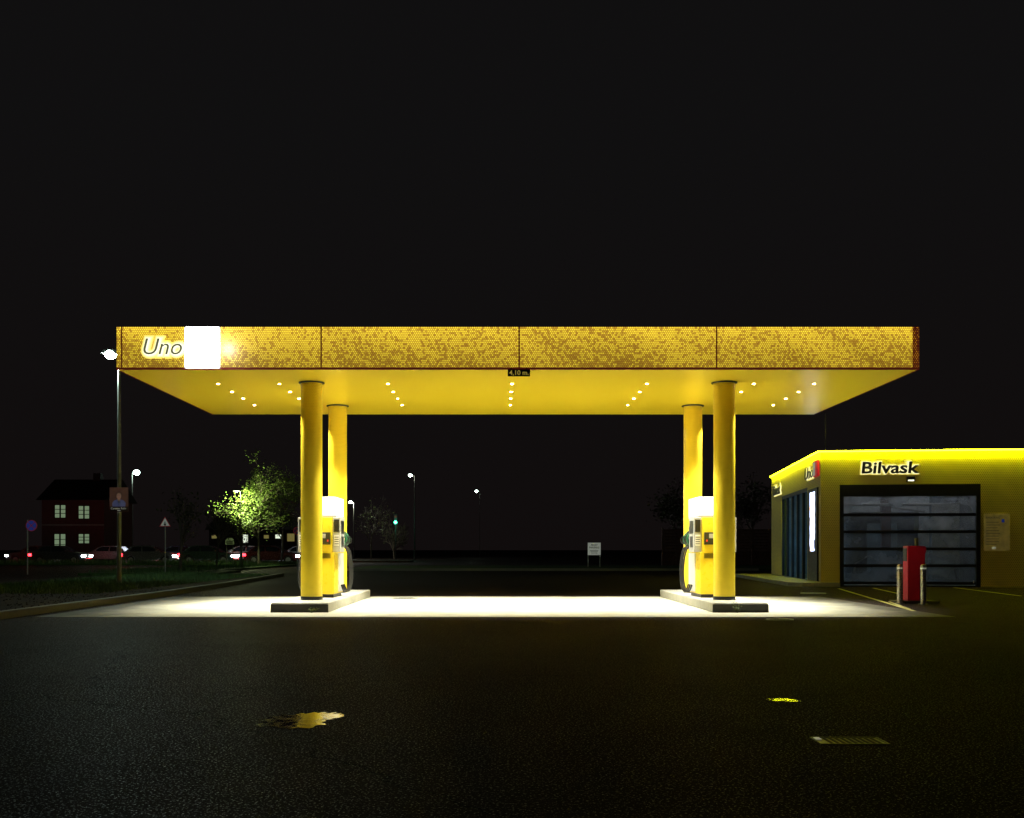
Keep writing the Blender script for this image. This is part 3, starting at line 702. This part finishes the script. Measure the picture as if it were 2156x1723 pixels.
M['warnface'] = mat('worn_sign_face', (.4, .42, .4), .6, emit=(.3, .35, .3), es=.25)
M['dimface'] = mat('dim_board_face', (.10, .12, .08), .7)
tri = lambda s, y: [(-s, y, z-s*.58), (s, y, z-s*.58), (0, y, z+s*1.15)]
MB().add(tri(.25, -.04), [(0, 1, 2)]).build('rim', 'dimred', t, fix=False)
MB().add(tri(.2, -.045), [(0, 1, 2)]).build('face', 'warnface', t, fix=False)
MB().box(-.05, .05, -.05, -.047, z-.1, z-.02).box(-.02, .02, -.05, -.047, z-.02, z+.07).build('symbol', 'black', t)
g = G(1251, 1197); d = g.y
t = thing('parking_notice_sign', g, 'white two-post PRIVAT PARKERING notice standing on the dark lot behind the pumps', 'sign')
wS = 13.5/F*d; z0 = P(0, 1169, d).z; z1 = P(0, 1143, d).z
for x in (-wS+.03, wS-.03): MB().cyl((x, 0, 0), (x, 0, z1), .03, n=8).build('post', 'galv', t)
MB().box(-wS, wS, -.06, -.035, z0, z1).build('board', 'whitesign', t)
textobj('lettering', 'PRIVAT', .15, 'black', t, (-.2, -.064, z1-.2), width=.4, height=.11, ext=.001, off=.002)
textobj('lettering', 'PARKERING', .15, 'black', t, (-.31, -.064, z1-.35), width=.62, height=.11, ext=.001, off=.002)
mb = MB()
for i in range(3): mb.box(-.25+i*.03, .25-i*.03, -.064, -.061, z1-.48-i*.08, z1-.455-i*.08)
mb.build('small_print', 'black', t)
g = G(484, 1195); t = thing('information_sign', g, 'small dim round-topped information board among the roadside tree trunks', 'sign')
z = P(0, 1147, g.y).z
MB().cyl((-.2, 0, 0), (-.2, 0, z), .03, n=8).cyl((.2, 0, 0), (.2, 0, z), .03, n=8).build('post', 'polefar', t)
MB().prism_y([(-.28, z-.0), (.28, z-.0), (.28, z+.3), (.15, z+.42), (-.15, z+.42), (-.28, z+.3)], -.05, -.03).build('board', 'dimface', t)
MB().box(-.2, .2, -.055, -.051, z+.08, z+.13).box(-.2, .2, -.055, -.051, z+.2, z+.25).build('print', 'black', t)
c = P(833, 1100, 118)
t = thing('traffic_light', (c.x, 118, 0), 'distant traffic light glowing green, seen left of centre under the canopy', 'traffic light')
MB().cyl((0, 0, 0), (0, 0, c.z-.2), .05, n=10).build('post', 'polefar', t); MB().box(-.17, .17, -.12, .1, c.z-.25, c.z+.85).build('housing', 'black', t, bevel=.02)
M['greenlens'] = mat('lit_green_lens', (0, .3, .1), .4, emit=(.05, 1, .5), es=25)
for k, m in enumerate(('greenlens', 'black', 'darkred')): MB().cyl((0, -.14, c.z+k*.3), (0, -.121, c.z+k*.3), .12 if k else .14, n=16).build('signal_lens', m, t)
light('traffic_light_glow', 'POINT', (c.x, 117.3, c.z), 60, (.1, 1, .6))

# ------------------------------------------------------------------ house
hd = 104
x0 = P(88, 0, hd).x; x1 = P(219, 0, hd).x
t = thing('brick_house', (x0, hd, 0), 'dark red brick house with four dim lit windows at the far left', 'house')
HWd = x1-x0; HT = P(0, 1053, hd).z
MB().box(0, HWd, 0, 8, 0, HT).build('wall', 'brick', t)
MB().add([(-.4, -.4, HT), (HWd+.4, -.4, HT), (HWd+.4, 8.4, HT), (-.4, 8.4, HT), (-.4, 4, HT+2.2), (HWd+.4, 4, HT+2.2)], [(0, 1, 5, 4), (2, 3, 4, 5), (0, 4, 3), (1, 2, 5), (3, 2, 1, 0)]).build('roof', 'roof', t)
MB().box(HWd*.6, HWd*.6+.7, 3.6, 4.4, HT+1.6, HT+2.8).build('chimney', 'roof', t)
MB().box(0, HWd, -.03, -.002, P(0, 1107, hd).z, P(0, 1104, hd).z).build('string_course', 'kerb', t)
for (a, b, c_, d_) in ((116, 138, 1064, 1090), (166, 188, 1066, 1092), (115, 138, 1125, 1158), (166, 188, 1125, 1144)):
    xa = P(a, 0, hd).x-x0; xb = P(b, 0, hd).x-x0; za = P(0, d_, hd).z; zb = P(0, c_, hd).z
    mb = MB().box(xa-.05, xb+.05, -.06, -.003, zb, zb+.05).box(xa-.05, xb+.05, -.08, -.003, za-.05, za).box(xa-.05, xa, -.06, -.003, za, zb).box(xb, xb+.05, -.06, -.003, za, zb)
    xm = (xa+xb)/2; mb.box(xm-.07, xm+.07, -.05, -.012, za, zb)
    for k in (1, 2):
        zz = za+(zb-za)*k/3; mb.box(xa, xm-.071, -.045, -.012, zz-.03, zz+.03).box(xm+.071, xb, -.045, -.012, zz-.03, zz+.03)
    w_ = mb.build('window', 'roof', t)
    MB().box(xa, xb, -.010, -.004, za, zb).build('pane', 'winlit', w_)
hd = 125; xa = P(440, 0, hd).x; xb = P(640, 0, hd).x
t = thing('terrace_building', (xa, hd, 0), 'long low dark building behind the trees with a few lit windows', 'building')
W_ = xb-xa
MB().box(0, W_, 0, 9, 0, 3.4).build('wall', 'roof', t)
MB().add([(-.4, -.4, 3.4), (W_+.4, -.4, 3.4), (W_+.4, 9.4, 3.4), (-.4, 9.4, 3.4), (-.4, 4.5, 5), (W_+.4, 4.5, 5)], [(0, 1, 5, 4), (2, 3, 4, 5), (0, 4, 3), (1, 2, 5), (3, 2, 1, 0)]).build('roof', 'roof', t)
M['winwhite'] = mat('bright_window', (.1, .1, .1), .3, emit=(.85, .95, .75), es=.9); M['windim'] = mat('dim_amber_window', (.1, .1, .1), .3, emit=(.5, .45, .12), es=.25)
for (a, b, c_, d_, m) in ((446, 462, 1127, 1134, 'windim'), (512, 522, 1126, 1143, 'winwhite'), (556, 566, 1127, 1134, 'windim'), (580, 592, 1126, 1134, 'winwhite'), (605, 620, 1124, 1140, 'windim')):
    p = P(a, d_, hd); q = P(b, c_, hd)
    w_ = MB().box(p.x-xa-.07, q.x-xa+.07, -.05, -.003, p.z-.07, q.z+.07).build('window', 'dark', t)
    MB().box(p.x-xa, q.x-xa, -.056, -.0505, p.z, q.z).build('pane', m, w_)

# ------------------------------------------------------------------ trees
def tree(base, h, spread, label, leaves=2500, leafm='leaf', bare=.0, trunk=.12, seed=1, leafsize=.11, clear=.35, lean=0, depth=4, group='roadside trees', kx=1.):
    r = random.Random(seed); t = thing('tree', base, label, 'tree', group)
    tb = MB(); tips = []
    def grow(p, d, l, rad, lev):
        q = p; pts = [p]; dd = d.copy()
        for k in range(3):
            dd = (dd+Vector((r.uniform(-.18, .18), r.uniform(-.18, .18), r.uniform(-.02, .1)))).normalized()
            q = q+dd*l/3; pts.append(q)
        tb.tube(pts, [rad, rad*.88, rad*.76, rad*.62], 6 if lev > 1 else 9)
        if lev >= depth-1: tips.extend(pts[1:])
        if lev < depth:
            nb = r.randint(3, 4) if lev else 6
            for k in range(nb):
                a = 2*PI*k/nb+r.uniform(-.5, .5); tilt = r.uniform(.35, .95)
                o = dd.orthogonal().normalized(); o2 = dd.cross(o)
                nd = (dd*math.cos(tilt)+(o*math.cos(a)+o2*math.sin(a))*math.sin(tilt)*spread)
                nd.z = max(nd.z, -.05); nd.normalize()
                st = pts[r.choice((1, 2, 3))] if lev else pts[r.choice((2, 3, 3))]
                grow(st, nd, l*r.uniform(.55, .8)*(1 if lev else 1/clear*.42), rad*.5, lev+1)
    grow(Vector((0, 0, 0)), Vector((lean, 0, 1)).normalized(), h*clear, trunk, 0)
    zmax = max(p.z for p in tips); k = h/zmax
    sc = lambda v: (v[0]*kx, v[1]*kx, v[2]*k)
    tb.v = [sc(v) for v in tb.v]
    tb.build('trunk', 'bark', t)
    if leaves:
        mb = MB()
        cl = [Vector(sc(p)) for p in tips]; r.shuffle(cl); cl = cl[:max(5, int(len(cl)*(1-bare)))]
        dens = [r.uniform(.2, 1.5) for _ in cl]
        for i in range(leaves):
            j = min(len(cl)-1, int(r.random()*len(cl)))
            if r.random() > dens[j]: continue
            c = cl[j]+Vector((r.gauss(0, .24), r.gauss(0, .24), r.gauss(0, .22)))
            a = Vector((r.uniform(-1, 1), r.uniform(-1, 1), r.uniform(-.6, .6))).normalized(); b_ = a.orthogonal().normalized(); s = leafsize*r.uniform(.5, 1.2)
            mb.add([c, c+a*s+b_*s*.45, c+a*s*2, c+a*s-b_*s*.45], [(0, 1, 2, 3)])
        mb.build('crown', leafm, t, fix=False)
    return t
def gb(x, y): return G(x, y)+Vector((0, 0, .1))
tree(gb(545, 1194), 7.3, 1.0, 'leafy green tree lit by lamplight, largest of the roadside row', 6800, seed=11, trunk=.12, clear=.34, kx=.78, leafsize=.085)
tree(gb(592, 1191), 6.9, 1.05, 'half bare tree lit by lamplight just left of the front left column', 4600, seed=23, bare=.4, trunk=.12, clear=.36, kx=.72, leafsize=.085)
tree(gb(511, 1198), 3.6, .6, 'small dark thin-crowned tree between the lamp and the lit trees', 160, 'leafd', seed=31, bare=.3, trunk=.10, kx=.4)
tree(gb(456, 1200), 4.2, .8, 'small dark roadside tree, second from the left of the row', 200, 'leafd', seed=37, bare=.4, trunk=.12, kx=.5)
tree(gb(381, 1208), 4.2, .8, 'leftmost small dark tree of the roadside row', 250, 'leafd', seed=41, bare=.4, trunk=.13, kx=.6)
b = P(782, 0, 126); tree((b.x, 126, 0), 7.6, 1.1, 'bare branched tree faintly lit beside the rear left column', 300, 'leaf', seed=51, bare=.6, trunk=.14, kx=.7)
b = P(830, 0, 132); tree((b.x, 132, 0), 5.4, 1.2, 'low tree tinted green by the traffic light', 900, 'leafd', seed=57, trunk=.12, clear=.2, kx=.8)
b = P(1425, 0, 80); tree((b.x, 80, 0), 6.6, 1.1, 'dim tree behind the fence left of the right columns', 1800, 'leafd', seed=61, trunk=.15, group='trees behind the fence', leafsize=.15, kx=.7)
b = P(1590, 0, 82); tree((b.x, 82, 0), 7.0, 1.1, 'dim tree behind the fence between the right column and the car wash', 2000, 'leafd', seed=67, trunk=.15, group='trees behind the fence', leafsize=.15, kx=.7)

fa = P(1395, 0, 73).x; fb = P(1660, 0, 73).x
t = thing('wooden_fence', (fa, 73, 0), 'dark wooden board fence at the back of the lot left of the car wash', 'fence')
n = int((fb-fa)/2)
for i in range(n+1):
    MB().box(i*2-.05, i*2+.05, -.05, .05, 0, 2.6).build('post', 'wood', t)
    if i < n:
        mb = MB()
        for k in range(12): mb.box(i*2+.06, i*2+1.94, -.02+.004*(k % 2), .02, .12+k*.2, .30+k*.2)
        mb.build('board_panel', 'wood', t)

# ------------------------------------------------------------------ cars waiting on the main road
M['head'] = mat('headlight_lens', (.8, .8, .8), .3, emit=(.8, .93, 1), es=60)
M['tail'] = mat('tail_light_lens', (.6, 0, 0), .3, emit=(1, .02, .03), es=14)
M['carglass'] = mat('dark_car_glass', (.01, .012, .015), .08, spec=.8)
M['alloy'] = mat('alloy_wheel', (.4, .4, .4), .35, metal=.8)
def car(x, y, dirx, col, label):
    m = mat('car_paint', col, .25, metal=.3, var=.03)
    t = thing('car', (x, y, .004), label, 'car', 'cars queuing on the main road', rz=0 if dirx > 0 else PI)
    low = [(-2.15, .35), (-2.2, .62), (-2.12, .92), (-1.5, .98), (.9, .96), (1.75, .86), (2.12, .68), (2.2, .42), (2.12, .24), (1.75, .22)]
    for cxw in (1.35, -1.35):
        low += [(cxw+.36*math.cos(a), .32+.36*math.sin(a)) for a in [i*PI/8 for i in range(0, 9)]]
    low += [(-1.8, .22), (-2.1, .26)]
    MB().prism_y(low, -.86, .86).build('body', m, t, bevel=.05)
    g = [(-1.85, .97), (-1.35, 1.38), (-.9, 1.46), (.1, 1.45), (.4, 1.36), (1.05, .955)]
    n = len(g); vs = [(x_, -.82+.16*(z_-.96)/.5, z_) for x_, z_ in g]+[(x_, .82-.16*(z_-.96)/.5, z_) for x_, z_ in g]
    MB().add(vs, [tuple(range(n)), tuple(reversed(range(n, 2*n)))]+[(i, n+i, n+(i+1) % n, (i+1) % n) for i in range(n)]).build('cabin', m, t, bevel=.03)
    for s in (-1, 1):
        for q in ([(-1.45, 1.0), (-1.2, 1.34), (-.55, 1.38), (-.5, 1.0)], [(-.42, 1.0), (-.47, 1.38), (.1, 1.37), (.35, 1.3), (.8, 1.0)]):
            MB().add([(a, s*(.835-.16*(b_-.96)/.5), b_) for a, b_ in q], [(0, 1, 2, 3) if len(q) == 4 else (0, 1, 2, 3, 4)]).build('side_window', 'carglass', t, fix=False)
        for w_ in (1.35, -1.35):
            wh = MB().cyl((w_, s*.64, .32), (w_, s*.84, .32), .31, n=24).build('wheel', 'rubber', t)
            MB().cyl((w_, s*.841, .32), (w_, s*.852, .32), .2, n=16).build('rim', 'alloy', wh)
        MB().box(1.98, 2.21, s*.72-.18, s*.72+.18, .56, .70).build('headlight', 'head', t, bevel=.02)
        MB().box(-2.22, -1.98, s*.73-.17, s*.73+.17, .62, .82).build('tail_light', 'tail', t, bevel=.02)
        MB().box(.6, .75, s*.87-.06, s*.87+.09, .95, 1.08).build('wing_mirror', m, t, bevel=.02)
    MB().add([(1.10, -.66, .985), (1.10, .66, .985), (.44, .60, 1.375), (.44, -.60, 1.375)], [(0, 1, 2, 3)]).build('windscreen', 'carglass', t, fix=False)
    light('headlight_beam', 'SPOT', (x+dirx*2.3, y, .65), 6000, (.78, .9, 1), size=.3, angle=80, blend=.8, rot=(math.radians(86), 0, -dirx*PI/2))
    light('tail_light_glow', 'POINT', (x-dirx*2.45, y-.3, .75), 150, (1, .02, .02), size=.1)
    return t
for px, col, lb_ in ((128, (.05, .05, .06), 'dark car heading right on the road in front of the brick house'), (318, (.10, .10, .11), 'grey car heading right on the road, near the warning sign'), (440, (.03, .05, .04), 'dark green car heading right behind the second roadside tree'), (575, (.10, .02, .022), 'dark red car heading right behind the lit roadside trees')):
    car(P(px, 0, 87).x, 87, 1, col, lb_)
for px, col, lb_ in ((75, (.06, .06, .06), 'leftmost car, black, heading left at the picture edge in the far lane'), (225, (.15, .15, .16), 'silver car heading left past the brick house in the far lane'), (370, (.04, .06, .12), 'dark blue car heading left in the far lane behind the leftmost trees'), (510, (.2, .19, .16), 'beige car heading left in the far lane behind the middle tree trunk'), (630, (.3, .3, .3), 'pale car heading left in the far lane beside the front left column')):
    car(P(px, 0, 93).x, 93, -1, col, lb_)

# ------------------------------------------------------------------ world, camera
w = bpy.data.worlds.new('World'); S.world = w; w.use_nodes = True; nt = w.node_tree
bg = nt.nodes['Background']; bg.inputs[1].default_value = 1
tc = nt.nodes.new('ShaderNodeTexCoord'); sp = nt.nodes.new('ShaderNodeSeparateXYZ'); nt.links.new(tc.outputs['Generated'], sp.inputs[0])
nt.links.new(mixc(nt, ramp(nt, sp.outputs[2], 0., .35), (.0052, .0038, .0038), (.0052, .0049, .0051)), bg.inputs[0])
cam = bpy.data.cameras.new('Camera'); co = bpy.data.objects.new('Camera', cam); C.objects.link(co)
co.location = (0, 0, H); co.rotation_euler = (PI/2, 0, 0)
cam.sensor_width = 36; cam.lens = F/2156*36; cam.shift_x = 28/2156; cam.shift_y = 295.5/2156
cam.clip_start = .1; cam.clip_end = 3000
S.camera = co
S.view_settings.view_transform = 'Standard'; S.view_settings.look = 'None'; S.view_settings.exposure = 0
